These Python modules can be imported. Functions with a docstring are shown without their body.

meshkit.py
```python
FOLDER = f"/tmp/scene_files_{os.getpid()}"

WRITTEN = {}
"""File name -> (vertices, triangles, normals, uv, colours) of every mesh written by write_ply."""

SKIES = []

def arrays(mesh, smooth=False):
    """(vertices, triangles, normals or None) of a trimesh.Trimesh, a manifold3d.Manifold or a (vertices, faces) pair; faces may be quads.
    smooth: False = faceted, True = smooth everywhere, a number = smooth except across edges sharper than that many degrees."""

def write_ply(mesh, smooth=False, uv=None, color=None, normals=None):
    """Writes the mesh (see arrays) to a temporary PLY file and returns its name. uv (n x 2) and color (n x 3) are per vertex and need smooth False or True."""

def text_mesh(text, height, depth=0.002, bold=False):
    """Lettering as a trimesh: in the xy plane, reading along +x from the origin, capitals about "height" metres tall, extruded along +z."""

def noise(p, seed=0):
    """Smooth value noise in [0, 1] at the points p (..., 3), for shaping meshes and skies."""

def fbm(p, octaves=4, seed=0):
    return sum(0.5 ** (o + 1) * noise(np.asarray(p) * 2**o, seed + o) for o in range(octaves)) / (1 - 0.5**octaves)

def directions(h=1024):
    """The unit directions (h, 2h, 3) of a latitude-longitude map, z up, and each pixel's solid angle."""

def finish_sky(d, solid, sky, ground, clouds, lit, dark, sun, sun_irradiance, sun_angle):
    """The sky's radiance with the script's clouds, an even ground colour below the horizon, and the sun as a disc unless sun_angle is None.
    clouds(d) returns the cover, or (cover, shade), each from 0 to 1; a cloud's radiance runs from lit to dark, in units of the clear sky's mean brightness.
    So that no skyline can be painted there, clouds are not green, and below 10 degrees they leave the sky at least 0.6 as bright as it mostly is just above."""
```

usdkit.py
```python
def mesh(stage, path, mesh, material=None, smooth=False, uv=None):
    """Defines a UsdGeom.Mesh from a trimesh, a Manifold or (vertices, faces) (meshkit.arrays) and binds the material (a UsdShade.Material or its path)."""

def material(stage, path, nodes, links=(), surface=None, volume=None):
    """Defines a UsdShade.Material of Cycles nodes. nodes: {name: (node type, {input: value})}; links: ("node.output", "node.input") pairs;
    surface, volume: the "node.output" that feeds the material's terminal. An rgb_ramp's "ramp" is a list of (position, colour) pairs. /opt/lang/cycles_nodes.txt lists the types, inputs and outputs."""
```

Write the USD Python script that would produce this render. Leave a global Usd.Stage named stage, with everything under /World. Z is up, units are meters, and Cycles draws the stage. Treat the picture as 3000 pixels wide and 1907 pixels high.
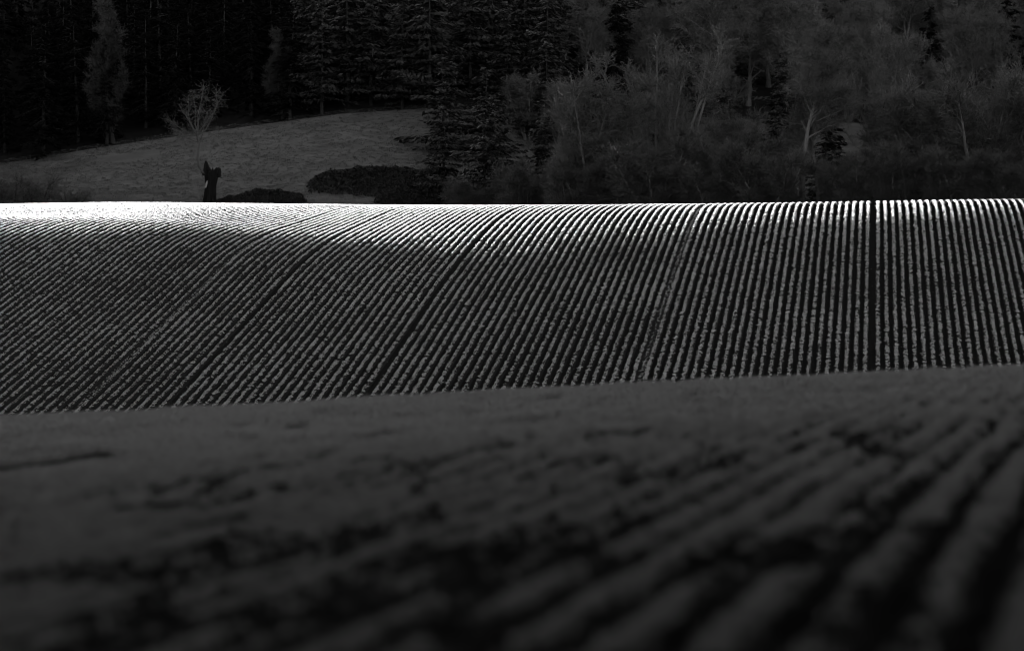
import math
import numpy as np
import trimesh
import meshkit
import usdkit
from pxr import Gf, Sdf, Usd, UsdGeom, UsdLux, UsdShade, Vt

stage = Usd.Stage.CreateInMemory()
UsdGeom.SetStageUpAxis(stage, UsdGeom.Tokens.z)
UsdGeom.SetStageMetersPerUnit(stage, 1.0)
UsdGeom.Xform.Define(stage, "/World")
UsdGeom.Scope.Define(stage, "/World/Looks")

# ------------------------------------------------------------------ camera, sky, sun, exposure
F = 5833.0                                   # focal length in pixels of the 3000 px wide photograph
PITCH = math.atan((953.5 - 700) / F)
SUN_ELEV, SUN_AZ = math.radians(7.2), math.radians(-55.0)      # azimuth from +y towards +x
EXPOSURE, SUN, SKY = 5.6, 1.25, 0.05

cam = UsdGeom.Camera.Define(stage, "/World/camera")
cam.CreateFocalLengthAttr(70.0)
cam.CreateHorizontalApertureAttr(36.0)
cam.CreateVerticalApertureAttr(36.0 * 650 / 1024)
cam.CreateClippingRangeAttr(Gf.Vec2f(0.1, 5000))
cam.CreateFStopAttr(0.7)
cam.CreateFocusDistanceAttr(190.0)
cam.CreateExposureAttr(EXPOSURE)
cam.AddRotateXOp().Set(90.0 - math.degrees(PITCH))

looks = "/World/Looks/"
usdkit.material(stage, looks + "sky", {
    "sky": ("sky_texture", {"sky_type": "single_scattering", "sun_disc": False, "sun_elevation": SUN_ELEV, "sun_rotation": SUN_AZ, "air_density": 0.6, "aerosol_density": 0.6}),
    "bw": ("rgb_to_bw", {}),
    "bg": ("background_shader", {"strength": SKY})},
    [("sky.color", "bw.color"), ("bw.val", "bg.color")], surface="bg.background")
dome = UsdLux.DomeLight.Define(stage, "/World/sky")
UsdShade.MaterialBindingAPI.Apply(dome.GetPrim()).Bind(UsdShade.Material.Get(stage, looks + "sky"))
dome.GetPrim().SetCustomDataByKey("kind", "structure")

sun = UsdLux.DistantLight.Define(stage, "/World/sun")
sun.CreateIntensityAttr(SUN)
sun.CreateNormalizeAttr(True)
sun.CreateAngleAttr(0.5)
sun.CreateColorAttr(Gf.Vec3f(1, 1, 1))
sun.AddRotateZOp().Set(-math.degrees(SUN_AZ))
sun.AddRotateXOp().Set(-(90.0 - math.degrees(SUN_ELEV)))

# ------------------------------------------------------------------ helpers
rng = np.random.default_rng(7)
used = {}


def numbered(parent, name):
    k = used.get((parent, name), 0)
    used[(parent, name)] = k + 1
    return f"{parent}/{name}" + (f"_{k:03d}" if k else "")


def tag(prim, label=None, category=None, group=None, kind=None):
    for k, v in (("label", label), ("category", category), ("group", group), ("kind", kind)):
        if v:
            prim.SetCustomDataByKey(k, v)
    return prim


def part(parent, name, m, mat, smooth=False):
    path = numbered(str(parent.GetPath()) if parent else "/World", name)
    return usdkit.mesh(stage, path, m, mat, smooth=smooth).GetPrim()


def thing(name, loc=(0, 0, 0), rotz=0.0, scale=1.0):
    x = UsdGeom.Xform.Define(stage, numbered("/World", name))
    x.AddTranslateOp().Set(Gf.Vec3d(*map(float, loc)))
    x.AddRotateZOp().Set(float(rotz))
    if np.ndim(scale) or scale != 1.0:
        s = np.broadcast_to(scale, 3)
        x.AddScaleOp().Set(Gf.Vec3f(*map(float, s)))
    return x.GetPrim()


def copy_of(src, loc, rotz, scale, label, category, group=None):
    p = thing(src.GetName().rstrip("0123456789").rstrip("_"), loc, rotz, scale)
    p.GetReferences().AddInternalReference(src.GetPath())
    p.SetInstanceable(True)
    return tag(p, label, category, group)


def noise2(x, y, s, seed, octaves=4):
    p = np.stack([np.asarray(x, float) / s + 100, np.asarray(y, float) / s + 100, np.full(np.shape(x), 3.3)], -1)
    return meshkit.fbm(p, octaves, seed)


def sstep(a, b, v):
    t = np.clip((v - a) / (b - a), 0, 1)
    return t * t * (3 - 2 * t)


def ang(y):
    """Slope of the sight line through row y of the photograph."""
    return np.tan(np.arctan((953.5 - np.asarray(y, float)) / F) - PITCH)


def at(px, py, D):
    """The world point at depth D (metres along +y) seen at a pixel of the photograph."""
    c, s = math.cos(PITCH), math.sin(PITCH)
    u, v = (px - 1500) / F, (953.5 - py) / F
    return np.array([u * D / (c + v * s), D, (v * c - s) / (c + v * s) * D])


def softmin(a, b, k):
    h = np.maximum(k - np.abs(a - b), 0) / k
    return np.minimum(a, b) - h * h * k * 0.25


# ------------------------------------------------------------------ terrain
XS = [-600, 0, 400, 1000, 1300, 1600, 2000, 2500, 3000, 3600]
ROW_TAN = 0.1817                             # the crop rows run 10.3 degrees to the right of the view


def field(x, D):
    """The hill field: an even slope that rolls over into a nearly level top."""
    xp = 1500 + F * x / np.maximum(D, 120)
    sm = lambda v: sum(np.interp(xp + o, XS, v) for o in (-120, -60, 0, 60, 120)) / 5
    plane = 0.300 * D - 61.0
    a = ang(sm([604, 603, 600, 606, 611, 610, 606, 600, 590, 583]))
    Ds = sm([266, 262, 258, 250, 243, 236, 231, 228, 226, 225])
    m = sm([.04, .04, .05, .11, .165, .21, .26, .3, .3, .3])
    r = sm([8, 8, 9, 15, 25, 29, 33, 27, 23, 21])
    k = sm([2.6, 2.6, 2.6, 2.3, 2.3, 2.3, 2.2, 2, 1.5, 1.5])
    q = D - Ds
    drop = np.where(q < 0, m * (np.sqrt(q * q + r * r) - r), 4 * (1 - np.exp(-0.004 * q * q / 4)))
    z = softmin(plane, a * Ds + a * q - drop, k)
    return z + 0.25 * (noise2(x, D, 22.0, 5, 2) - 0.5)


def near(x, u):
    """The grassy slope in front of the camera, falling away beyond 42 m."""
    q = np.maximum(u - 42 - 2.5 * (noise2(x, u * 0, 9.0, 8, 2) - 0.5), 0)
    return (-0.0468 * u - 1.345 + 0.0517 * 25 * np.tanh(x / 25) - 0.0045 * q * q
            + 0.25 * (noise2(x, u, 7.0, 9, 3) - 0.5) * sstep(8, 20, u))


def border_z(x):
    xp = 1500 + F * x / 330.0
    y = np.interp(xp, [-900, 0, 300, 600, 1000, 1250, 1700, 3000, 4500], [560, 482, 432, 388, 334, 318, 330, 380, 420])
    return ang(y) * 330.0


def ground(x, y):
    x, y = np.broadcast_arrays(np.asarray(x, float), np.asarray(y, float))
    f, n = field(x, y), near(x, y)
    z = -softmin(-f, -n, 3.0)
    zb = border_z(x)
    t = (y - 276) / 54.0
    past = 1.0 + (zb - 1.0) * np.clip(t, 0, None) ** 1.8 + 1.2 * (noise2(x, y, 26.0, 21, 3) - 0.5) * sstep(330, 318, y)
    up = np.maximum(y - 330, 0)
    wood = zb + 0.36 * up + 5 * (noise2(x, y, 60.0, 22, 3) - 0.5) * sstep(330, 380, y)
    back = np.where(y < 330, past, np.minimum(wood, 0.25 * wood + 75))
    z = z + (back - z) * sstep(262, 277, y)
    # outside the picture: a wooded spur behind on the left, a bank beside the pasture, a neighbouring hill on the left
    q = 0.574 * x + 0.819 * y                # distance across the sun's direction
    low = np.interp(q, [108, 132, 216, 220], [0, 1, 1, 0]) * sstep(-88, -106, x) * sstep(262, 300, y)
    z = z + (np.minimum(z, 4 + 0.02 * (y - 270)) - z) * low
    crest = np.interp(q, [168, 176, 184, 192, 197, 206, 218, 220.5, 225, 240, 270, 330], [3, 8.2, 11.5, 14.5, 17, 20, 24.5, 52, 68, 76, 82, 88])
    bank = sstep(-88, -104, x) * (1 - sstep(-128, -170, x) * (1 - sstep(216, 224, q))) * sstep(166, 174, q)
    z = z + np.maximum(crest - z, 0) * bank
    hill = sstep(-72, -145, x) * sstep(124, 90, q) * sstep(-150, -80, q)
    hill = np.maximum(hill, 0.8 * sstep(72, 150, x) * sstep(225, 175, y) * sstep(-110, -30, y))
    z = z * (1 - hill) + hill * (56 + 4 * noise2(x, y, 60, 31, 2))
    return z


def axis(fine0, fine1, step, lo, hi, grow=1.25):
    a = list(np.arange(fine0, fine1 + step * 0.5, step))
    s, v = step, a[0]
    while v > lo:
        s *= grow
        v = max(v - s, lo)
        a.insert(0, v)
    s, v = step, a[-1]
    while v < hi:
        s *= grow
        v = min(v + s, hi)
        a.append(v)
    return np.array(a)


def sheet(X, Y, Z):
    n, m = X.shape
    i = np.arange(n * m).reshape(n, m)
    q = np.stack([i[:-1, :-1], i[:-1, 1:], i[1:, 1:], i[1:, :-1]], -1).reshape(-1, 4)
    return np.stack([X.ravel(), Y.ravel(), Z.ravel()], 1), q


# ------------------------------------------------------------------ materials (a monochrome place)
def rough(name, dark, light, scale, detail=5, bump=0.3, dist=0.1, spec=0.0, stretch=None):
    nodes = {"g": ("geometry", {}), "m": ("mapping", {"scale": stretch or (1, 1, 1)}),
             "n": ("noise_texture", {"scale": scale, "detail": detail, "roughness": 0.6}),
             "r": ("rgb_ramp", {"ramp": [(0.3, (dark,) * 3), (0.72, (light,) * 3)]}),
             "n2": ("noise_texture", {"scale": scale * 5, "detail": 4, "roughness": 0.7}),
             "b": ("bump", {"strength": bump, "distance": dist}),
             "p": ("principled_bsdf", {"roughness": 0.9, "specular_ior_level": spec})}
    links = [("g.position", "m.vector"), ("m.vector", "n.vector"), ("m.vector", "n2.vector"), ("n.fac", "r.fac"),
             ("r.color", "p.base_color"), ("n2.fac", "b.height"), ("b.normal", "p.normal")]
    return usdkit.material(stage, looks + name, nodes, links, surface="p.BSDF")


def leafy(name, dark, light, trans=0.4, spec=0.2, by="island"):
    src = ("geometry", {}) if by == "island" else ("object_info", {})
    out = "i.random_per_island" if by == "island" else "i.random"
    nodes = {"i": src, "r": ("rgb_ramp", {"ramp": [(0, (dark,) * 3), (1, (light,) * 3)]}),
             "d": ("principled_bsdf", {"roughness": 0.65, "specular_ior_level": spec}), "t": ("translucent_bsdf", {}),
             "x": ("mix_closure", {"fac": trans})}
    links = [(out, "r.fac"), ("r.color", "d.base_color"), ("r.color", "t.color"), ("d.BSDF", "x.closure1"), ("t.BSDF", "x.closure2")]
    return usdkit.material(stage, looks + name, nodes, links, surface="x.closure")


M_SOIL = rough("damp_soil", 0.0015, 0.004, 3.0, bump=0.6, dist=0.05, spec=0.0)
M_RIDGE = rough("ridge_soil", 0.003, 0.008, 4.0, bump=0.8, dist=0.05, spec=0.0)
M_LEAF = leafy("crop_leaf", 0.16, 0.45, 0.5, 0.3)
M_WEED = leafy("weed_leaf", 0.10, 0.2, 0.4)
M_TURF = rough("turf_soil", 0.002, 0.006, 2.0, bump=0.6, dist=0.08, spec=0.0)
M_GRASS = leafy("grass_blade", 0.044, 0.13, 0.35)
M_PASTURE = rough("pasture_turf", 0.014, 0.03, 0.35, detail=7, bump=0.8, dist=0.25, spec=0.0, stretch=(0.5, 1.6, 1.6))
M_TUSSOCK = leafy("pasture_grass", 0.02, 0.045, 0.3)
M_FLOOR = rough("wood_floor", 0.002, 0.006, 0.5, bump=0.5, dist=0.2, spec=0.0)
M_BARK = rough("grey_bark", 0.018, 0.04, 3.0, bump=0.6, dist=0.03, spec=0.0, stretch=(3, 3, 0.5))
M_PALEBARK = rough("pale_bark", 0.016, 0.034, 3.0, bump=0.6, dist=0.03, spec=0.0, stretch=(3, 3, 0.5))
M_TWIG = leafy("grey_twigs", 0.009, 0.023, 0.0, 0.1)
M_PALE = leafy("pale_twigs", 0.014, 0.034, 0.1, 0.1)
M_SNAG = rough("dead_wood", 0.001, 0.004, 2.0, bump=0.8, dist=0.05, spec=0.0, stretch=(3, 3, 0.6))
M_SCAR = rough("bare_wood", 0.04, 0.07, 2.0, bump=0.5, dist=0.03, spec=0.0)
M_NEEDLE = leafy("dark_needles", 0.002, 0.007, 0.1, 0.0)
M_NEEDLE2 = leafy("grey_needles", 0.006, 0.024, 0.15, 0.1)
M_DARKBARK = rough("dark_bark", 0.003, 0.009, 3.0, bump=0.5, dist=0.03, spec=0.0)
M_DARKTWIG = leafy("dark_twigs", 0.008, 0.03, 0.0, 0.1)
M_IVY = leafy("ivy_leaf", 0.0015, 0.0045, 0.15, 0.2)
M_BRAMBLE = leafy("bramble_leaf", 0.004, 0.014, 0.1, 0.05)

# ------------------------------------------------------------------ the ground
gx = axis(-15.0, 15.0, 0.15, -600, 600)
gy = axis(5.0, 56.0, 0.15, -60, 110)
X, Y = np.meshgrid(gx, gy)
FG_TAN = 0.3086


def furrow_mask(x, y):
    """Strength (0 to 1) of the old furrows under the foreground grass, and their phase."""
    s = (x - FG_TAN * y) / math.hypot(1, FG_TAN) + 0.3 * (noise2(x, y, 4.0, 41, 3) - 0.5)
    ph = 0.5 + 0.5 * np.cos(s / 0.4 * 2 * np.pi)
    xp = 1500 + F * x / np.maximum(y, 4)
    amp = sstep(500, 2000, xp + (26 - y) * 45) * sstep(48, 24, y - (xp - 1500) * 0.006) * np.clip(3.0 * noise2(x, y, 1.3, 42, 3) - 0.75, 0.15, 1)
    return np.clip(amp * 1.5, 0, 1.2), ph


amp, ph = furrow_mask(X, Y)
Z = ground(X, Y) + 0.14 * amp * (ph - 0.6) + 0.05 * (noise2(X, Y, 0.9, 43, 3) - 0.5)
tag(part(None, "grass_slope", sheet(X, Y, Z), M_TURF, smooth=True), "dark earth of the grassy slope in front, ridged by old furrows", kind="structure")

fx = axis(-85.0, 75.0, 1.25, -600, 600)
fy = np.concatenate([np.arange(110.0, 190, 4.0), np.arange(190.0, 276.1, 1.0)])
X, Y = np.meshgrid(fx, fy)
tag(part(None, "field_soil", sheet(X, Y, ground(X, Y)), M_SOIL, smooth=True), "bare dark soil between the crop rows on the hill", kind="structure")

yy = np.concatenate([np.arange(276.0, 330.1, 1.5)])
bx = axis(-100.0, 100.0, 2.0, -600, 600)
X, Y = np.meshgrid(bx, yy)
Z = ground(X, Y) + 0.35 * (noise2(X * 0.5, Y * 1.6, 4.0, 51, 4) - 0.5) * 0.6 * sstep(330, 324, Y) * sstep(276, 279, Y)
tag(part(None, "pasture", sheet(X, Y, Z), M_PASTURE, smooth=True), "rough grey pasture rising behind the hill field", kind="structure")

wy = np.concatenate([[330.0], np.arange(334.0, 500, 5.0), np.arange(500.0, 1200, 35.0)])
X, Y = np.meshgrid(bx, wy)
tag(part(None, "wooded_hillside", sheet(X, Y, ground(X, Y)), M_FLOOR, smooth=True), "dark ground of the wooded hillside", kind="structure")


# ------------------------------------------------------------------ scattered small plants
def blades(n, h, spread, width, seed, bend=0.4):
    r = np.random.default_rng(seed)
    v, f = [], []
    for k in range(n):
        a = r.uniform(0, 2 * np.pi)
        b = np.array([r.normal(0, spread), r.normal(0, spread), -0.02])
        out = np.array([np.cos(a), np.sin(a), 0])
        side = np.array([-np.sin(a), np.cos(a), 0]) * width * r.uniform(0.6, 1.2)
        hh = h * r.uniform(0.55, 1.15)
        m = b + out * hh * bend * 0.35 + [0, 0, hh * 0.6]
        t = b + out * hh * bend * r.uniform(0.6, 1.4) + [0, 0, hh * r.uniform(0.8, 1)]
        i = len(v)
        v += [b - side, b + side, m - side * 0.8, m + side * 0.8, t]
        f += [(i, i + 1, i + 3), (i, i + 3, i + 2), (i + 2, i + 3, i + 4)]
    return np.array(v), np.array(f)


def leaf_clump(n, size, seed):
    """A low rosette of broad crinkled leaves."""
    r = np.random.default_rng(seed)
    v, f = [], []
    for k in range(n):
        a = r.uniform(0, 2 * np.pi)
        el = r.uniform(0.1, 1.25)
        d = np.array([np.cos(a) * np.cos(el), np.sin(a) * np.cos(el), np.sin(el)])
        s = np.array([-np.sin(a), np.cos(a), r.normal(0, 0.25)]) * size * r.uniform(0.22, 0.36)
        L = size * r.uniform(0.6, 1.1)
        b = np.array([r.normal(0, 0.2), r.normal(0, 0.2), r.uniform(-0.05, 0.35)]) * size
        m, t = b + d * L * 0.55, b + d * L + np.array([0, 0, -0.25 * L * np.cos(el)])
        i = len(v)
        v += [b, m - s, m + s + [0, 0, 0.1 * L], t]
        f += [(i, i + 1, i + 2), (i + 1, i + 3, i + 2)]
    return np.array(v), np.array(f)


def instancer(path, protos, mat, pos, yaw, scale, which, name):
    pi = UsdGeom.PointInstancer.Define(stage, path)
    for k, m in enumerate(protos):
        usdkit.mesh(stage, f"{path}/{name}" + (f"_{k:03d}" if k else ""), m, mat)
        pi.CreatePrototypesRel().AddTarget(f"{path}/{name}" + (f"_{k:03d}" if k else ""))
    pi.CreateProtoIndicesAttr(Vt.IntArray.FromNumpy(np.asarray(which, np.int32)))
    pi.CreatePositionsAttr(Vt.Vec3fArray.FromNumpy(np.asarray(pos, np.float32)))
    q = np.zeros((len(pos), 4))
    q[:, 2], q[:, 3] = np.sin(yaw / 2), np.cos(yaw / 2)
    pi.CreateOrientationsAttr([Gf.Quath(float(w), 0.0, 0.0, float(z)) for z, w in q[:, 2:4]])
    pi.CreateScalesAttr(Vt.Vec3fArray.FromNumpy(np.repeat(np.asarray(scale, np.float32)[:, None], 3, 1)))
    return pi.GetPrim()


# ------------------------------------------------------------------ crop rows on the hill
# gaps: (row number counted leftwards from the right-hand wheel gap, extra spacing in rows, weedy or bare)
GAPS = [(0, 0.55, False), (24, 0.3, True), (51, 0.3, False), (70, 0.3, False), (79, 0.3, True)]
SP = 0.79
offsets, weedy = [], []
o = 0.04 + 0.3 * SP                          # x offset at D = 0 of row "-1" side of the gap
xoff = 0.0
rows = []
for i in range(0, 26):                       # to the right of the gap
    rows.append((i - 26, 0.40 + (25 - i) * SP))
rows = sorted(rows, key=lambda r: -r[1])
cur = -0.68
left_rows = []
for i in range(0, 168):
    for gi, ext, _ in GAPS[1:]:
        if i == gi:
            cur -= ext * SP
    left_rows.append((i, cur))
    cur -= SP
weed_lines = []
for gi, ext, w in GAPS:
    if w:
        weed_lines.append(0.5 * (left_rows[gi][1] + left_rows[gi - 1][1]))

clumps = [leaf_clump(9, 0.13, 100 + k) for k in range(5)]
XMARG = 0.04


def row_line(x0, step):
    D = np.arange(132.0, 273.0, step)
    x = x0 + ROW_TAN * D
    xp = 1500 + F * x / D
    # the foreground hides the foot of the slope; past the skyline the rows run on a little
    keep = (xp > -260) & (xp < 3260) & (D > 142)
    Ds = np.interp(xp, XS, [266, 262, 258, 250, 243, 236, 231, 228, 226, 225])
    keep &= D < Ds + 9
    D, x = D[keep], x[keep]
    return x, D


def mound(x, D, w, h, seed):
    z = ground(x, D)
    t = np.array([-1, -0.62, -0.25, 0.25, 0.62, 1.0])
    prof = np.array([-0.12, 0.45, 0.97, 1.0, 0.45, -0.12])
    wob = 0.09 * (noise2(x * 0 + seed, D, 2.5, 61, 2) - 0.5)
    px = x[:, None] + wob[:, None] + t[None] * w
    py = np.repeat(D[:, None], 6, 1)
    hh = h * (0.75 + 0.5 * noise2(px, py, 0.45, 62, 2))
    return sheet(px, py, z[:, None] + prof[None] * hh)


def plant_row(name, x0, label, group, category, density=1.0, size=1.0, w=0.25, h=0.27, mat=None):
    x, D = row_line(x0, 0.45)
    if len(x) < 12:
        return
    row = thing(name)
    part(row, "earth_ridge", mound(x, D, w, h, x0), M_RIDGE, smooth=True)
    L = D[-1] - D[0]
    n = int(L * 16 * density)
    d = rng.uniform(D[0], D[-1], n)
    thin = noise2(np.full(n, x0), d, 3.0, 63, 3)
    d = d[thin > 0.17]
    n = len(d)
    xx = x0 + ROW_TAN * d + 0.09 * (noise2(np.full(n, x0), d, 2.5, 61, 2) - 0.5) + rng.normal(0, 0.06 * w / 0.25, n)
    zz = ground(xx, d) + h * 0.85 - 0.9 * np.abs(xx - x0 - ROW_TAN * d) ** 1.5
    patch = noise2(xx, d, 11.0, 64, 4)
    sc = size * rng.uniform(0.6, 1.35, n) * np.clip(0.6 + 0.8 * patch, 0.6, 1.2) * (0.84 + 0.16 * sstep(-62, -12, xx - 0.18 * (d - 200)))
    p = instancer(str(row.GetPath()) + "/leaves", clumps, mat or M_LEAF, np.stack([xx, d, zz], 1), rng.uniform(0, 6.28, n), sc, rng.integers(0, len(clumps), n), "leaf_clump")
    tag(p, kind="stuff")
    tag(row, label, category, group)


section = {}
for k, x0 in rows:
    edge = abs(x0 - 0.40) < 1e-6
    plant_row("crop_row", x0,
              "leafy crop row bordering the wide bare wheel gap on its right" if edge else "narrow leafy crop row on the hill, right of the wide bare gap",
              None if edge else "crop rows right of the wide wheel gap", "crop row")
for i, x0 in left_rows:
    if i == 0:
        lab, grp = "leafy crop row bordering the wide bare wheel gap on its left side", None
    elif i < 24:
        lab, grp = "leafy crop row between the wide bare gap and the weedy strip left of it", "crop rows between the wide gap and the weedy strip"
    elif i < 51:
        lab, grp = "leafy crop row mid-hill, between the right weedy strip and the middle dark gap", "crop rows in the middle of the hill"
    elif i < 70:
        lab, grp = "slanting leafy crop row between the two dark gaps left of mid-hill", "crop rows between the two dark gaps"
    elif i < 79:
        lab, grp = "slanting leafy crop row between the left dark gap and the left weedy strip", "crop rows beside the left weedy strip"
    else:
        lab, grp = "slanting leafy crop row left of the left weedy strip, flattening towards the top", "crop rows at the left of the hill"
    plant_row("crop_row", x0, lab, grp, "crop row")
for k, x0 in enumerate(weed_lines):
    plant_row("weed_strip", x0, ["grey weedy strip filling a wheel gap right of the hill's middle", "grey weedy strip filling a wheel gap on the left of the hill"][k], None, "weed strip", density=0.55, size=0.75, w=0.45, h=0.06)

# scattered weeds in the bare furrows
n = 5000
d = rng.uniform(150, 240, n)
u = rng.uniform(-0.29, 0.29, n)
ok = noise2(u * d, d, 9.0, 66, 3) > 0.5
d, xx = d[ok], (u * d)[ok]
p = instancer("/World/furrow_weeds", clumps[:3], M_WEED, np.stack([xx, d, ground(xx, d)], 1), rng.uniform(0, 6.28, len(d)), rng.uniform(0.25, 0.6, len(d)), rng.integers(0, 3, len(d)), "weed")
tag(p, "tiny weeds and clods in the dark furrows of the hill", "weeds", None, "stuff")

# ------------------------------------------------------------------ foreground grass
tufts = [blades(16, 0.12, 0.05, 0.005, 200 + k, 0.55) for k in range(6)]
n = 90000
d = 1 / rng.uniform(1 / 60.0, 1 / 5.0, n) * 0.35 + rng.uniform(5, 60, n) * 0.65
u = rng.uniform(-0.31, 0.31, n)
xx = u * d
amp, ph = furrow_mask(xx, d)
keepf = rng.uniform(0, 1, n) < np.clip(1.12 - 1.15 * amp * sstep(0.62, 0.25, ph), 0.04, 1)
hol = noise2((xx - FG_TAN * d) * 0.95 / 0.5, (d + FG_TAN * xx) * 0.95 / 1.5, 1.0, 71, 2)
keepf &= (hol > np.interp(d, [6, 12, 20, 34], [0.41, 0.42, 0.44, 0.43])) | (rng.uniform(0, 1, n) < 0.1)
BARE = [(390, 1228, 46, 9), (350, 1232, 16, 8), (730, 1280, 26, 11), (1620, 1160, 40, 7), (1560, 1270, 30, 14), (1590, 1335, 24, 12),
        (640, 1400, 50, 20), (1230, 1425, 30, 16), (860, 1245, 60, 8), (2540, 1300, 60, 20), (470, 1425, 24, 18), (110, 1352, 140, 14), (250, 1330, 80, 12), (0, 1362, 70, 14)]
keepf &= (ph > np.interp(d, [6, 12, 20, 32], [0.76, 0.66, 0.46, 0.05]) * np.clip(1.4 * amp, 0.35, 1) + rng.normal(0, 0.12, n))
zz = ground(xx, d)
c_, s_ = math.cos(PITCH), math.sin(PITCH)
bare_at = []
for px, py, rx, ry in BARE:                  # where the sight lines through those spots meet the slope
    D = np.linspace(6, 46, 400)
    pt = at(px, py, D)
    g = ground(pt[0], D) - pt[2]
    j = int(np.argmax(g > -0.08)) if (g > -0.08).any() else len(D) - 1
    bare_at.append((pt[0][j], D[j], rx / F * D[j], ry / F * D[j] / 0.035))
for bx_, by_, rx, ry in bare_at:
    inside = ((xx - bx_) / rx) ** 2 + ((d - by_) / max(ry, 0.6)) ** 2 < rng.uniform(0.6, 1.2, n)
    keepf &= ~inside
xx, d, zz, amp, ph = xx[keepf], d[keepf], zz[keepf], amp[keepf], ph[keepf]
zz = zz + 0.14 * amp * (ph - 0.6)
n = len(xx)
sc = (0.45 + 1.1 * noise2(xx, d, 1.3, 72, 3)) * rng.uniform(0.7, 1.3, n) * np.interp(d, [6, 13, 22, 36], [0.4, 0.5, 0.75, 1.15])
p = instancer("/World/foreground_grass", tufts, M_GRASS, np.stack([xx, d, zz], 1), rng.uniform(0, 6.28, n), sc, rng.integers(0, 6, n), "grass_tuft")
tag(p, "blurred grey grass covering the slope in front", "grass", None, "stuff")

# pasture grass
n = 34000
d = rng.uniform(276, 332, n)
u = rng.uniform(-0.29, 0.14, n)
xx = u * d
ok = noise2(xx * 0.5, d * 1.5, 6.0, 75, 3) > 0.33
xx, d = xx[ok], d[ok]
tus = [blades(14, 0.24, 0.2, 0.02, 300 + k, 0.8) for k in range(4)]
p = instancer("/World/pasture_grass", tus, M_TUSSOCK, np.stack([xx, d, ground(xx, d)], 1), rng.uniform(0, 6.28, len(d)), rng.uniform(0.5, 1.3, len(d)), rng.integers(0, 4, len(d)), "grass_tuft")
tag(p, "short grey tussocks covering the pasture behind the field", "grass", None, "stuff")


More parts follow.
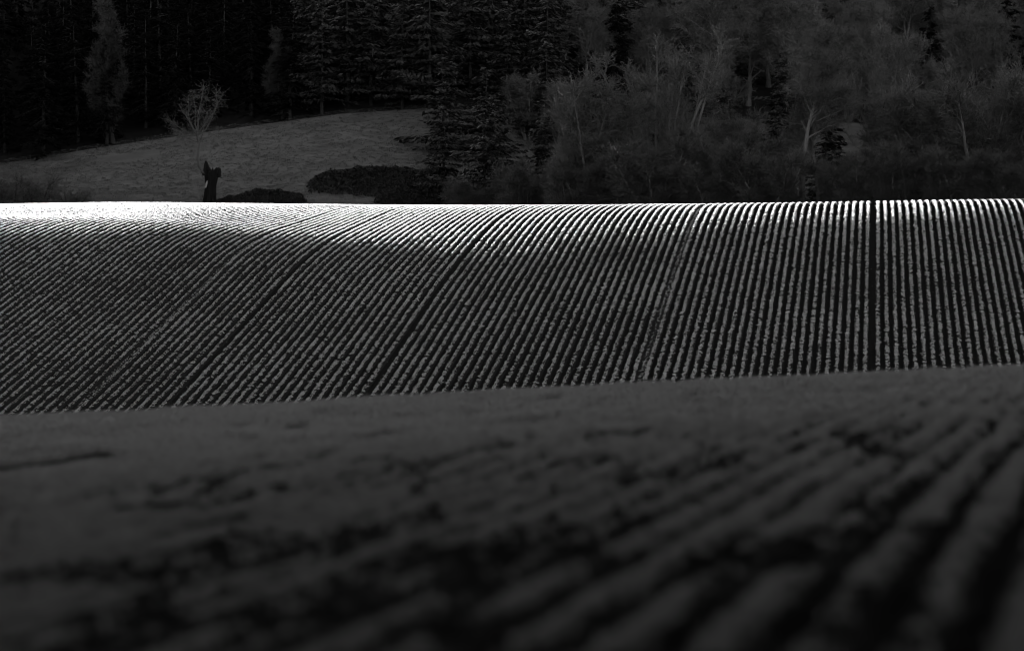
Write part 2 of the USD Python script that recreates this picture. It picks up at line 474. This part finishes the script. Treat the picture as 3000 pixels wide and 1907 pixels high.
# ------------------------------------------------------------------ trees
class Sticks:
    """Collects tapered branches and joins them into one mesh."""

    def __init__(self):
        self.v, self.f, self.n = [], [], 0

    def add(self, pts, rad, sides):
        pts, rad = np.asarray(pts, float), np.asarray(rad, float)
        t = np.gradient(pts, axis=0)
        t /= np.maximum(np.linalg.norm(t, axis=1, keepdims=True), 1e-9)
        ref = np.array([0.31, 0.17, 0.93]) if abs(t[0, 2]) < 0.9 else np.array([1.0, 0.1, 0])
        a = np.cross(t, ref)
        a /= np.linalg.norm(a, axis=1, keepdims=True)
        b = np.cross(t, a)
        th = np.arange(sides) / sides * 2 * np.pi
        ring = pts[:, None] + rad[:, None, None] * (np.cos(th)[None, :, None] * a[:, None] + np.sin(th)[None, :, None] * b[:, None])
        m = len(pts)
        i = self.n + np.arange(m * sides).reshape(m, sides)
        j = np.roll(i, -1, 1)
        self.f.append(np.concatenate([np.stack([i[:-1], j[:-1], j[1:]], -1).reshape(-1, 3), np.stack([i[:-1], j[1:], i[1:]], -1).reshape(-1, 3)]))
        self.v.append(ring.reshape(-1, 3))
        self.n += m * sides

    def spikes(self, base, tip, rad):
        """Many thin three-sided twigs at once."""
        base, tip = np.asarray(base), np.asarray(tip)
        d = tip - base
        d /= np.maximum(np.linalg.norm(d, axis=1, keepdims=True), 1e-9)
        a = np.cross(d, np.where(np.abs(d[:, 2:3]) < 0.9, [[0, 0, 1.0]], [[1.0, 0, 0]]))
        a /= np.linalg.norm(a, axis=1, keepdims=True)
        b = np.cross(d, a)
        r = np.broadcast_to(rad, len(base))[:, None]
        k = len(base)
        V = np.stack([base + a * r, base + (-0.5 * a + 0.87 * b) * r, base + (-0.5 * a - 0.87 * b) * r, tip], 1)
        i = self.n + np.arange(k)[:, None] * 4
        self.f.append(np.concatenate([i + [0, 1, 3], i + [1, 2, 3], i + [2, 0, 3]]))
        self.v.append(V.reshape(-1, 3))
        self.n += 4 * k

    def quads(self, c, u, w):
        """Diamond-shaped leaves or needle sprays: centre, long half axis, half width axis."""
        k = len(c)
        V = np.stack([c - u, c + w, c + u, c - w], 1)
        i = self.n + np.arange(k)[:, None] * 4
        self.f.append(np.concatenate([i + [0, 1, 2], i + [0, 2, 3]]))
        self.v.append(V.reshape(-1, 3))
        self.n += 4 * k

    def mesh(self):
        return np.concatenate(self.v), np.concatenate(self.f)


def unit(v):
    return v / max(np.linalg.norm(v), 1e-9)


def wander(r, p, d, L, n, bend, lift):
    pts, step = [np.array(p, float)], L / n
    d = unit(np.array(d, float))
    for _ in range(n):
        d = unit(d + r.normal(0, bend, 3) + [0, 0, lift])
        pts.append(pts[-1] + d * step)
    return np.array(pts)


def bare_tree(seed, H, stems, limbs, twigs, spread=0.7, trunk_r=0.28, first=0.3, up=0.06, twig_len=1.3, twig_r=0.022, lean=0.0, sub=5):
    """(trunk and limbs, twigs) of a leafless broadleaf tree with its foot at the origin."""
    r = np.random.default_rng(seed)
    T, C = Sticks(), Sticks()
    carriers = []
    for s in range(stems):
        a = 2 * np.pi * s / max(stems, 1) + r.uniform(0, 1)
        tilt = lean * r.uniform(0.5, 1.2) if stems > 1 else lean * 0.3
        d = np.array([np.cos(a) * tilt, np.sin(a) * tilt, 1])
        h = H * r.uniform(0.8, 1.0) if s else H * 0.95
        pts = wander(r, [0.25 * np.cos(a) * (stems > 1), 0.25 * np.sin(a) * (stems > 1), -0.4], d, h, 12, 0.06, 0.03)
        R = trunk_r / math.sqrt(stems) * np.linspace(1.15, 0.1, 13)
        R[0] *= 1.4
        T.add(pts, R, 7)
        nl = max(limbs // stems, 3)
        for k in range(nl):
            f = first + (0.97 - first) * (k + r.uniform(0, 1)) / nl
            i = min(int(f * 12), 11)
            p0 = pts[i] + (pts[i + 1] - pts[i]) * (f * 12 - i)
            b = r.uniform(0, 2 * np.pi)
            d = unit(np.array([np.cos(b), np.sin(b), r.uniform(0.25, 0.9)]) + 0.5 * unit(pts[i + 1] - pts[i]))
            L = H * spread * 0.42 * (1.15 - 0.75 * (f - first) / (1 - first)) * r.uniform(0.6, 1.2)
            q = wander(r, p0, d, L, 7, 0.13, up)
            T.add(q, np.interp(np.arange(8), [0, 7], [max(R[i] * 0.5, 0.03), 0.02]), 5)
            carriers.append((q, L))
            for m in range(sub):
                g = r.uniform(0.25, 0.95)
                j = int(g * 7)
                d2 = unit(unit(q[j + 1] - q[j]) + r.normal(0, 0.6, 3) + [0, 0, 0.15])
                q2 = wander(r, q[j], d2, L * r.uniform(0.25, 0.55), 4, 0.16, up)
                C.add(q2, np.linspace(0.035, 0.012, 5), 3)
                carriers.append((q2, L * 0.4))
        carriers.append((pts[int(12 * first) + 1:], H * 0.5))
    w = np.array([c[1] for c in carriers])
    pick = r.choice(len(carriers), twigs, p=w / w.sum())
    B, E = [], []
    for c in pick:
        q = carriers[c][0]
        j = min(int(len(q) * r.beta(1.6, 1.1)), len(q) - 2)
        p = q[j] + (q[j + 1] - q[j]) * r.uniform(0, 1)
        d = unit(unit(q[j + 1] - q[j]) * 0.7 + r.normal(0, 0.6, 3) + [0, 0, 0.2])
        e = p + d * twig_len * r.uniform(0.4, 1.2)
        B.append(p)
        E.append(e)
        for _ in range(3):
            g = r.uniform(0.2, 0.9)
            B.append(p + (e - p) * g)
            E.append(B[-1] + unit(d + r.normal(0, 0.55, 3)) * twig_len * 0.5 * r.uniform(0.4, 1.2))
    C.spikes(B, E, r.uniform(0.6, 1.1, len(B)) * twig_r)
    return T.mesh(), C.mesh()


def conifer(seed, H, R, tiers, droop, sprays, leaf, lift=0.0, low=0.1):
    """(trunk, boughs) of a conifer: whorls of boughs hung with flat needle sprays."""
    r = np.random.default_rng(seed)
    T, C = Sticks(), Sticks()
    pts = wander(r, [0, 0, -0.4], [0, 0, 1], H, 10, 0.012, 0.02)
    T.add(pts, np.linspace(0.32, 0.03, 11), 7)
    c, u, w = [], [], []
    for t in range(tiers):
        f = low + (0.98 - low) * t / tiers
        z0 = f * H
        L = R * (1 - f) ** 0.8 + 0.5
        for k in range(r.integers(4, 7)):
            a = r.uniform(0, 2 * np.pi)
            l = L * r.uniform(0.35, 1.3)
            d = np.array([np.cos(a), np.sin(a), 0])
            s = np.linspace(0, 1, 6)
            dr = droop * r.uniform(0.2, 2.4)
            q = np.array([0, 0, z0 + r.normal(0, 0.6)]) + d * (s * l)[:, None] + np.array([0, 0, 1.0]) * (-dr * l * s ** 1.3 + lift * l * s ** 3)[:, None]
            T.add(q[:5], np.linspace(0.06, 0.015, 5), 4)
            m = max(int(sprays * l / R), 6)
            g = r.uniform(0.12, 1.0, m)
            cc = np.stack([np.interp(g, s, q[:, x]) for x in range(3)], 1)
            side = np.array([-d[1], d[0], 0])
            sp = r.normal(0, 0.22, m)[:, None] * l * (1.15 - g)[:, None]
            cc = cc + side * sp + r.normal(0, 0.1, (m, 3)) - [0, 0, 0.1]
            dirn = d + side * np.sign(sp) * 0.7 + r.normal(0, 0.3, (m, 3)) + np.array([0, 0, -0.45])
            dirn /= np.linalg.norm(dirn, axis=1, keepdims=True)
            wd = np.cross(dirn, r.normal(0, 0.5, (m, 3)) + [0, 0, 1.0])
            wd /= np.maximum(np.linalg.norm(wd, axis=1, keepdims=True), 1e-6)
            sz = leaf * r.uniform(0.6, 1.3, m)[:, None]
            c.append(cc), u.append(dirn * sz), w.append(wd * sz * 0.34)
    C.quads(np.concatenate(c), np.concatenate(u), np.concatenate(w))
    return T.mesh(), C.mesh()


def make(name, parts, loc, rotz, scale, label, category, group=None):
    t = thing(name, loc, rotz, scale)
    for pname, m, mat in parts:
        part(t, pname, m, mat)
    return tag(t, label, category, group)


def foot(px, D, sink=0.0):
    x = (px - 1500) / F * D
    return (x, D, float(ground(x, D)) - sink)


def height_to(px, py_top, D):
    return float(at(px, py_top, D)[2] - foot(px, D)[2])


kinds = {}


def plant(kind, px, D, top, label, category, group=None, widen=1.0, rot=None, height=None, sink=0.0):
    """Sets a tree of a kind with its foot at depth D so that its tip reaches row "top" of the photograph."""
    builder, H0, name, trunk_mat, crown_mat, crown_name = KINDS[kind]
    h = height or height_to(px, top, D)
    s = h / H0
    sc = (s * widen, s * widen, s)
    rz = rng.uniform(0, 360) if rot is None else rot
    if kind not in kinds:
        T, C = builder()
        kinds[kind] = make(name, [("trunk", T, trunk_mat), (crown_name, C, crown_mat)], foot(px, D, sink), rz, sc, label, category, group)
        return kinds[kind]
    return copy_of(kinds[kind], foot(px, D, sink), rz, sc, label, category, group)


KINDS = {
    "tall": (lambda: bare_tree(11, 22, 1, 26, 5000, 0.62, 0.34, 0.45), 22, "tall_bare_tree", M_PALEBARK, M_TWIG, "crown"),
    "round": (lambda: bare_tree(12, 18, 1, 26, 4600, 0.85, 0.30, 0.22), 18, "bare_tree", M_BARK, M_TWIG, "crown"),
    "fan": (lambda: bare_tree(13, 14, 9, 45, 2600, 0.42, 0.55, 0.3, up=0.12, lean=0.24, twig_len=1.0), 14, "fan_shaped_tree", M_PALEBARK, M_TWIG, "crown"),
    "willow": (lambda: bare_tree(14, 7, 9, 45, 8000, 0.75, 0.32, 0.1, up=0.02, lean=0.7, twig_len=1.0, twig_r=0.018), 7, "bare_shrub", M_BARK, M_PALE, "crown"),
    "thicket": (lambda: bare_tree(15, 10, 6, 40, 5200, 0.7, 0.36, 0.08, up=0.05, lean=0.45, twig_len=1.2, twig_r=0.02), 10, "thicket_tree", M_BARK, M_TWIG, "crown"),
    "tangle": (lambda: bare_tree(19, 5, 7, 36, 1800, 0.9, 0.30, 0.1, up=-0.05, lean=0.9, twig_len=0.9, twig_r=0.02), 5, "tangled_shrub", M_DARKBARK, M_DARKTWIG, "crown"),
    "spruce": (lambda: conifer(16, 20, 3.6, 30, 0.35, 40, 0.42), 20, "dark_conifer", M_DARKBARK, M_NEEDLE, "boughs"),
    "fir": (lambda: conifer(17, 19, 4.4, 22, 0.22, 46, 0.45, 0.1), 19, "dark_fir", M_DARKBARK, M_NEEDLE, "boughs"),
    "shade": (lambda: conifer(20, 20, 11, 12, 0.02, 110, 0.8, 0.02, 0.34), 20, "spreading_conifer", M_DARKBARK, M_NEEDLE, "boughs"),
    "ivy": (lambda: bare_tree(21, 22, 1, 34, 7000, 0.5, 0.34, 0.04), 22, "ivy_clad_tree", M_DARKBARK, M_IVY, "crown"),
    "cedar": (lambda: conifer(18, 18, 6.2, 20, 0.10, 75, 0.5, 0.06), 18, "grey_conifer", M_DARKBARK, M_NEEDLE2, "boughs"),
}


# named trees and bushes in front of the wood
T_ = "tree"
plant("tall", 2345, 257, 55, "tall bare tree with a long pale leaning trunk, behind the right of the field", T_, rot=20)
plant("tall", 2400, 262, 210, "slim bare tree standing close to the right of the tallest tree's trunk", T_, widen=0.7, rot=140)
plant("round", 2600, 275, 90, "slender bare tree with a pale forked stem, right of the tallest tree", T_, widen=0.8)
plant("fan", 1945, 271, 60, "bare tree whose pale stems fan out above a rounded bush", T_)
plant("willow", 1905, 262, 368, "pale rounded bush of fine twigs below the fan-shaped tree", "bush", widen=1.25)
plant("thicket", 1740, 272, 190, "grey bushy tree left of the fan-shaped tree", T_)
plant("thicket", 2120, 266, 300, "short bushy tree between the fan-shaped tree and the tallest tree", T_)
plant("thicket", 2720, 268, 215, "fuzzy bushy tree right of the slender forked tree", T_)
plant("thicket", 2860, 264, 160, "tall fuzzy bushy tree near the right edge", T_, widen=1.1)
plant("thicket", 2990, 266, 185, "fuzzy bushy tree cut by the right edge of the picture", T_)
for px, D, top, lab in [(2230, 254, 400, "low twiggy bush just left of the tallest tree's trunk"), (2490, 252, 430, "low twiggy bush just right of the tallest tree's trunk"),
                        (2640, 255, 415, "low twiggy bush below the slender forked tree"), (2800, 252, 430, "low twiggy bush below the fuzzy trees on the right"),
                        (2945, 252, 440, "low twiggy bush at the field's right corner"), (1700, 266, 450, "low twiggy bush left of the pale rounded bush"),
                        (2080, 257, 440, "low twiggy bush right of the pale rounded bush"), (1520, 274, 480, "low twiggy bush behind the middle of the field's skyline"),
                        (1360, 280, 520, "low twiggy bush nearest the right end of the pasture")]:
    plant("willow", px, D, top, lab, "bush", widen=1.2)
plant("tangle", 25, 299, 492, "dark tangled shrub cut by the left edge, behind the skyline", "shrub", widen=1.3)
plant("tangle", 105, 301, 488, "dark arching shrub second from the left edge, behind the skyline", "shrub", widen=1.2)
plant("tangle", 215, 300, 535, "low dark shrub third from the left edge, on the pasture", "shrub", widen=1.2)
plant("ivy", 335, 331.5, 0, "dim ivy-clad tree at the wood's edge above the left of the pasture", T_, height=24, widen=0.9)
plant("ivy", 830, 332, 0, "dim ivy-clad tree at the wood's edge above the middle of the pasture", T_, height=15, widen=1.0)

plural = lambda w: w.replace("conifer", "conifers").replace("tree", "trees")

plant("thicket", 1545, 322, 0, "bushy tree closing the right end of the pasture, left of a second one", T_, height=11, widen=1.2)
plant("thicket", 1640, 320, 0, "bushy tree closing the right end of the pasture, right of the first one", T_, height=11, widen=1.2)

# the wood on the hillside, row behind row
for D in (334, 346, 360, 376, 394, 414, 438, 466):
    px = -220.0 + rng.uniform(0, 60)
    step = 5.2 / D * F
    while px < 3220:
        d = D + rng.uniform(-4, 4)
        k = rng.uniform()
        if px < 880:
            kind = "spruce" if k < 0.55 else "fir"
        elif px < 1700:
            kind = "cedar" if k < 0.65 or D < 380 else ("spruce" if k < 0.85 else "round")
        else:
            kind = "round" if k < 0.45 else ("thicket" if k < 0.65 else ("cedar" if k < 0.8 else "fir"))
        side = "left" if px < 880 else ("middle" if px < 1700 else "right")
        word = {"spruce": "slim dark conifer", "fir": "broad dark conifer", "cedar": "grey conifer with level boughs", "round": "leafless grey tree", "thicket": "bushy leafless tree"}[kind]
        lay = "at the front edge of" if D < 340 else ("inside" if D < 400 else "high up in")
        plant(kind, px, d, 0, f"{word} {lay} the {side} of the wood", T_, f"{plural(word)} {lay} the {side} of the wood", height=rng.uniform(16, 23) * (0.62 if kind == "thicket" else 1.0), widen=rng.uniform(0.9, 1.2))
        px += step * rng.uniform(0.75, 1.35)
# the wood comes down to the field on the right
for D in (284, 300, 318):
    px = 1300.0 + (D < 290) * 120
    while px < 3200:
        k = rng.uniform()
        kind = ("cedar" if k < 0.75 else "thicket") if px < 1700 else ("thicket" if k < 0.35 else ("round" if k < 0.7 else ("cedar" if k < 0.85 else "fir")))
        word = {"fir": "broad dark conifer", "cedar": "grey conifer with level boughs", "round": "leafless grey tree", "thicket": "bushy leafless tree"}[kind]
        side = "right end of the pasture" if px < 1700 else "right half of the field"
        plant(kind, px, D + rng.uniform(-4, 4), 0, f"{word} low on the slope behind the {side}", T_, f"{plural(word)} low behind the {side}", height=rng.uniform(13, 18) * (0.6 if kind == "thicket" else 1.0), widen=rng.uniform(0.95, 1.2))
        px += 8.5 / D * F * rng.uniform(0.75, 1.3)


# ------------------------------------------------------------------ brambles and the broken tree on the pasture
def bramble(px, D, wide, high, seed, label):
    r = np.random.default_rng(seed)
    S, L = Sticks(), Sticks()
    n = 9000
    th, rad = r.uniform(0, 2 * np.pi, n), np.sqrt(r.uniform(0, 1, n))
    edge = 0.55 + 0.9 * noise2(np.cos(th) * 2 + seed, np.sin(th) * 2, 0.6, seed, 3)
    x, y = np.cos(th) * rad * edge, np.sin(th) * rad * edge
    lump = 0.1 + 1.6 * noise2(x * wide, y * wide, 4.0, seed, 4)
    z = high * np.sqrt(np.maximum(1 - rad ** 2, 0)) * lump * r.uniform(0.3, 1.0, n) ** 0.4
    wx, wy = x * wide / 2, y * wide / 4
    base = ground(foot(px, D)[0] + wx, D + wy) - foot(px, D)[2]
    c = np.stack([wx, wy, base + z], 1)
    u = r.normal(0, 1, (n, 3))
    u /= np.linalg.norm(u, axis=1, keepdims=True)
    w = np.cross(u, r.normal(0, 1, (n, 3)))
    w /= np.linalg.norm(w, axis=1, keepdims=True)
    L.quads(c, u * r.uniform(0.12, 0.3, (n, 1)), w * r.uniform(0.08, 0.16, (n, 1)))
    for k in range(260):
        i = r.integers(0, n)
        p = np.array([wx[i] * 1.05, wy[i] * 1.05, base[i] - 0.1])
        S.add(wander(r, p, [r.normal(0, 0.5), r.normal(0, 0.5), 1], max(high * lump[i] * r.uniform(0.6, 1.5), 0.5), 6, 0.28, -0.08), np.linspace(0.025, 0.008, 7), 3)
    make("bramble_thicket", [("canes", S.mesh(), M_DARKTWIG), ("leaves", L.mesh(), M_BRAMBLE)], foot(px, D), 0, 1.0, label, "brambles")


bramble(1080, 306, 19, 2.4, 81, "large black bramble mound in front of the wood, right on the pasture")
bramble(1230, 299, 13, 2.6, 82, "dark bramble mound where pasture and wood meet, behind the skyline")
bramble(780, 300, 11, 2.0, 83, "low black bramble patch right of the broken tree")
bramble(690, 300, 6, 1.4, 84, "small dark bramble patch at the foot of the broken tree")

snag_D = 300.0
base = foot(612, snag_D)
r = np.random.default_rng(91)
sp = lambda px, py, dy=0.0: at(px, py, snag_D + dy) - base


def loft(line, radii, sides, seed, jag=0.0):
    line, radii = np.asarray(line, float), np.asarray(radii, float)
    th = np.arange(sides) / sides * 2 * np.pi
    V = np.zeros((len(line), sides, 3))
    for i, (p, rr) in enumerate(zip(line, radii)):
        flute = rr * (1 + 0.16 * np.cos(3 * th + seed) + 0.12 * np.cos(5 * th + 0.4 * i) + 0.1 * (noise2(np.cos(th) * 2 + i * 0.35, np.sin(th) * 2, 1.0, seed, 3) - 0.5))
        V[i] = p + np.stack([np.cos(th) * flute, np.sin(th) * flute * 0.85, 0 * th], 1)
    V[-1, :, 2] += jag * np.random.default_rng(seed).uniform(-1, 1, sides)
    i = np.arange(len(line) * sides).reshape(len(line), sides)
    j = np.roll(i, -1, 1)
    f = np.concatenate([np.stack([i[:-1], j[:-1], j[1:]], -1).reshape(-1, 3), np.stack([i[:-1], j[1:], i[1:]], -1).reshape(-1, 3)])
    v = np.vstack([V.reshape(-1, 3), line[-1] - [0, 0, 0.35]])
    k = len(v) - 1
    return v, np.vstack([f, np.stack([i[-1], j[-1], np.full(sides, k)], 1)])


trunk_line = [sp(606, 690), sp(607, 640), sp(610, 605), sp(614, 575), sp(617, 545), sp(619, 520), sp(620, 505), sp(622, 497)]
Tm = loft(trunk_line, [1.45, 1.25, 1.1, 0.92, 0.85, 0.98, 1.12, 1.05], 28, 5, 0.45)
spur = loft([sp(606, 515), sp(605, 497), sp(604, 484), sp(603, 473)], [0.62, 0.42, 0.3, 0.14], 10, 7, 0.1)
spur2 = loft([sp(636, 520), sp(640, 503), sp(643, 495)], [0.5, 0.34, 0.22], 9, 8, 0.12)
trunk = trimesh.util.concatenate([trimesh.Trimesh(*m, process=False) for m in (Tm, spur, spur2)])
stem_pts = np.array([sp(600, 512), sp(592, 498), sp(583, 486), sp(579, 465), sp(580, 440), sp(583, 418), sp(578, 398)])
S, C = Sticks(), Sticks()
S.add(stem_pts, [0.42, 0.3, 0.24, 0.21, 0.2, 0.19, 0.18], 8)
tips = [(520, 318), (545, 285), (568, 258), (590, 250), (612, 285), (628, 258), (650, 268), (497, 348), (508, 380), (604, 340), (640, 385), (528, 402)]
B, E = [], []
for k, (tx, ty) in enumerate(tips):
    a = stem_pts[-1] if k < 9 else stem_pts[-2]
    b = sp(tx, ty, r.uniform(-3, 3))
    m = a * 0.5 + b * 0.5 + r.normal(0, 0.8, 3)
    m[2] += 0.25 if abs(tx - 580) < 30 else -0.1
    s = np.linspace(0, 1, 7)[:, None]
    q = (1 - s) ** 2 * a + 2 * s * (1 - s) * m + s ** 2 * b + np.cumsum(r.normal(0, 0.11, (7, 3)), 0) * (s > 0.05)
    S.add(q, np.linspace(0.085, 0.02, 7), 5)
    for t in range(55):
        i = min(int(6 * r.beta(2.2, 1.2)), 5)
        p = q[i] + (q[i + 1] - q[i]) * r.uniform()
        d = unit(unit(b - a) * 0.35 + r.normal(0, 0.7, 3) + [0, 0, 0.1])
        e = p + d * r.uniform(0.5, 1.7)
        B.append(p), E.append(e)
        for _ in range(3):
            p2 = p + (e - p) * r.uniform(0.3, 0.9)
            B.append(p2), E.append(p2 + unit(d + r.normal(0, 0.6, 3)) * r.uniform(0.25, 0.8))
C.spikes(B, E, 0.017)
snag = make("broken_tree", [("trunk", trunk, M_SNAG), ("stem", S.mesh(), M_TWIG), ("crown", C.mesh(), M_TWIG)], base, 0, 1.0,
            "broken dark tree stump with one thin stem carrying a bare crown, on the pasture", "tree")
scar = trimesh.creation.icosphere(subdivisions=3, radius=1.0)
scar.vertices = scar.vertices * [0.16, 0.12, 0.6] * (1 + 0.2 * (noise2(scar.vertices[:, 0] * 3, scar.vertices[:, 2] * 3, 1.0, 12, 2)[:, None] - 0.5))
scar.apply_transform(trimesh.transformations.rotation_matrix(0.25, [0, 1, 0]))
scar.apply_translation(sp(607, 541) + [0.0, -0.74, 0])
tag(part(snag, "bare_wood_scar", scar, M_SCAR, smooth=True), "pale patch of bare wood on the dark stump")

# ------------------------------------------------------------------ dark trees standing round the photographer
for x, y, hh, lab in [(-8.5, 3, 20, "left of the camera"), (8.5, 4, 20, "right of the camera"), (0.5, -6, 22, "behind the camera"), (-7.8, 14, 20, "over the slope on the left"),
                      (8.4, 15, 20, "over the slope on the right"), (-18, 10, 21, "further left of the camera"), (19, 11, 21, "further right of the camera"),
                      (-12, -9, 22, "behind the camera on the left"), (12, -9, 22, "behind the camera on the right"), (21, 27, 18, "beside the slope on the right")]:
    p = (x, y, float(ground(x, y)))
    lab = f"dark spreading conifer {lab}, outside the picture"
    if "shade" not in kinds:
        T, C = KINDS["shade"][0]()
        kinds["shade"] = make("spreading_conifer", [("trunk", T, M_DARKBARK), ("boughs", C, M_NEEDLE)], p, 0, hh / 20, lab, T_)
    else:
        copy_of(kinds["shade"], p, rng.uniform(0, 360), hh / 20, lab, T_)
for k, (x, y, hh) in enumerate([(-12, 19, 13), (-15, 27, 12), (12.5, 22, 12), (15.5, 30, 11)]):
    lab = f"dense dark conifer {['nearest', 'second'][k % 2]} in the line beside the slope on the {'left' if x < 0 else 'right'}, outside the picture"
    copy_of(kinds["fir"], (x, y, float(ground(x, y))), rng.uniform(0, 360), hh / 19, lab, T_)
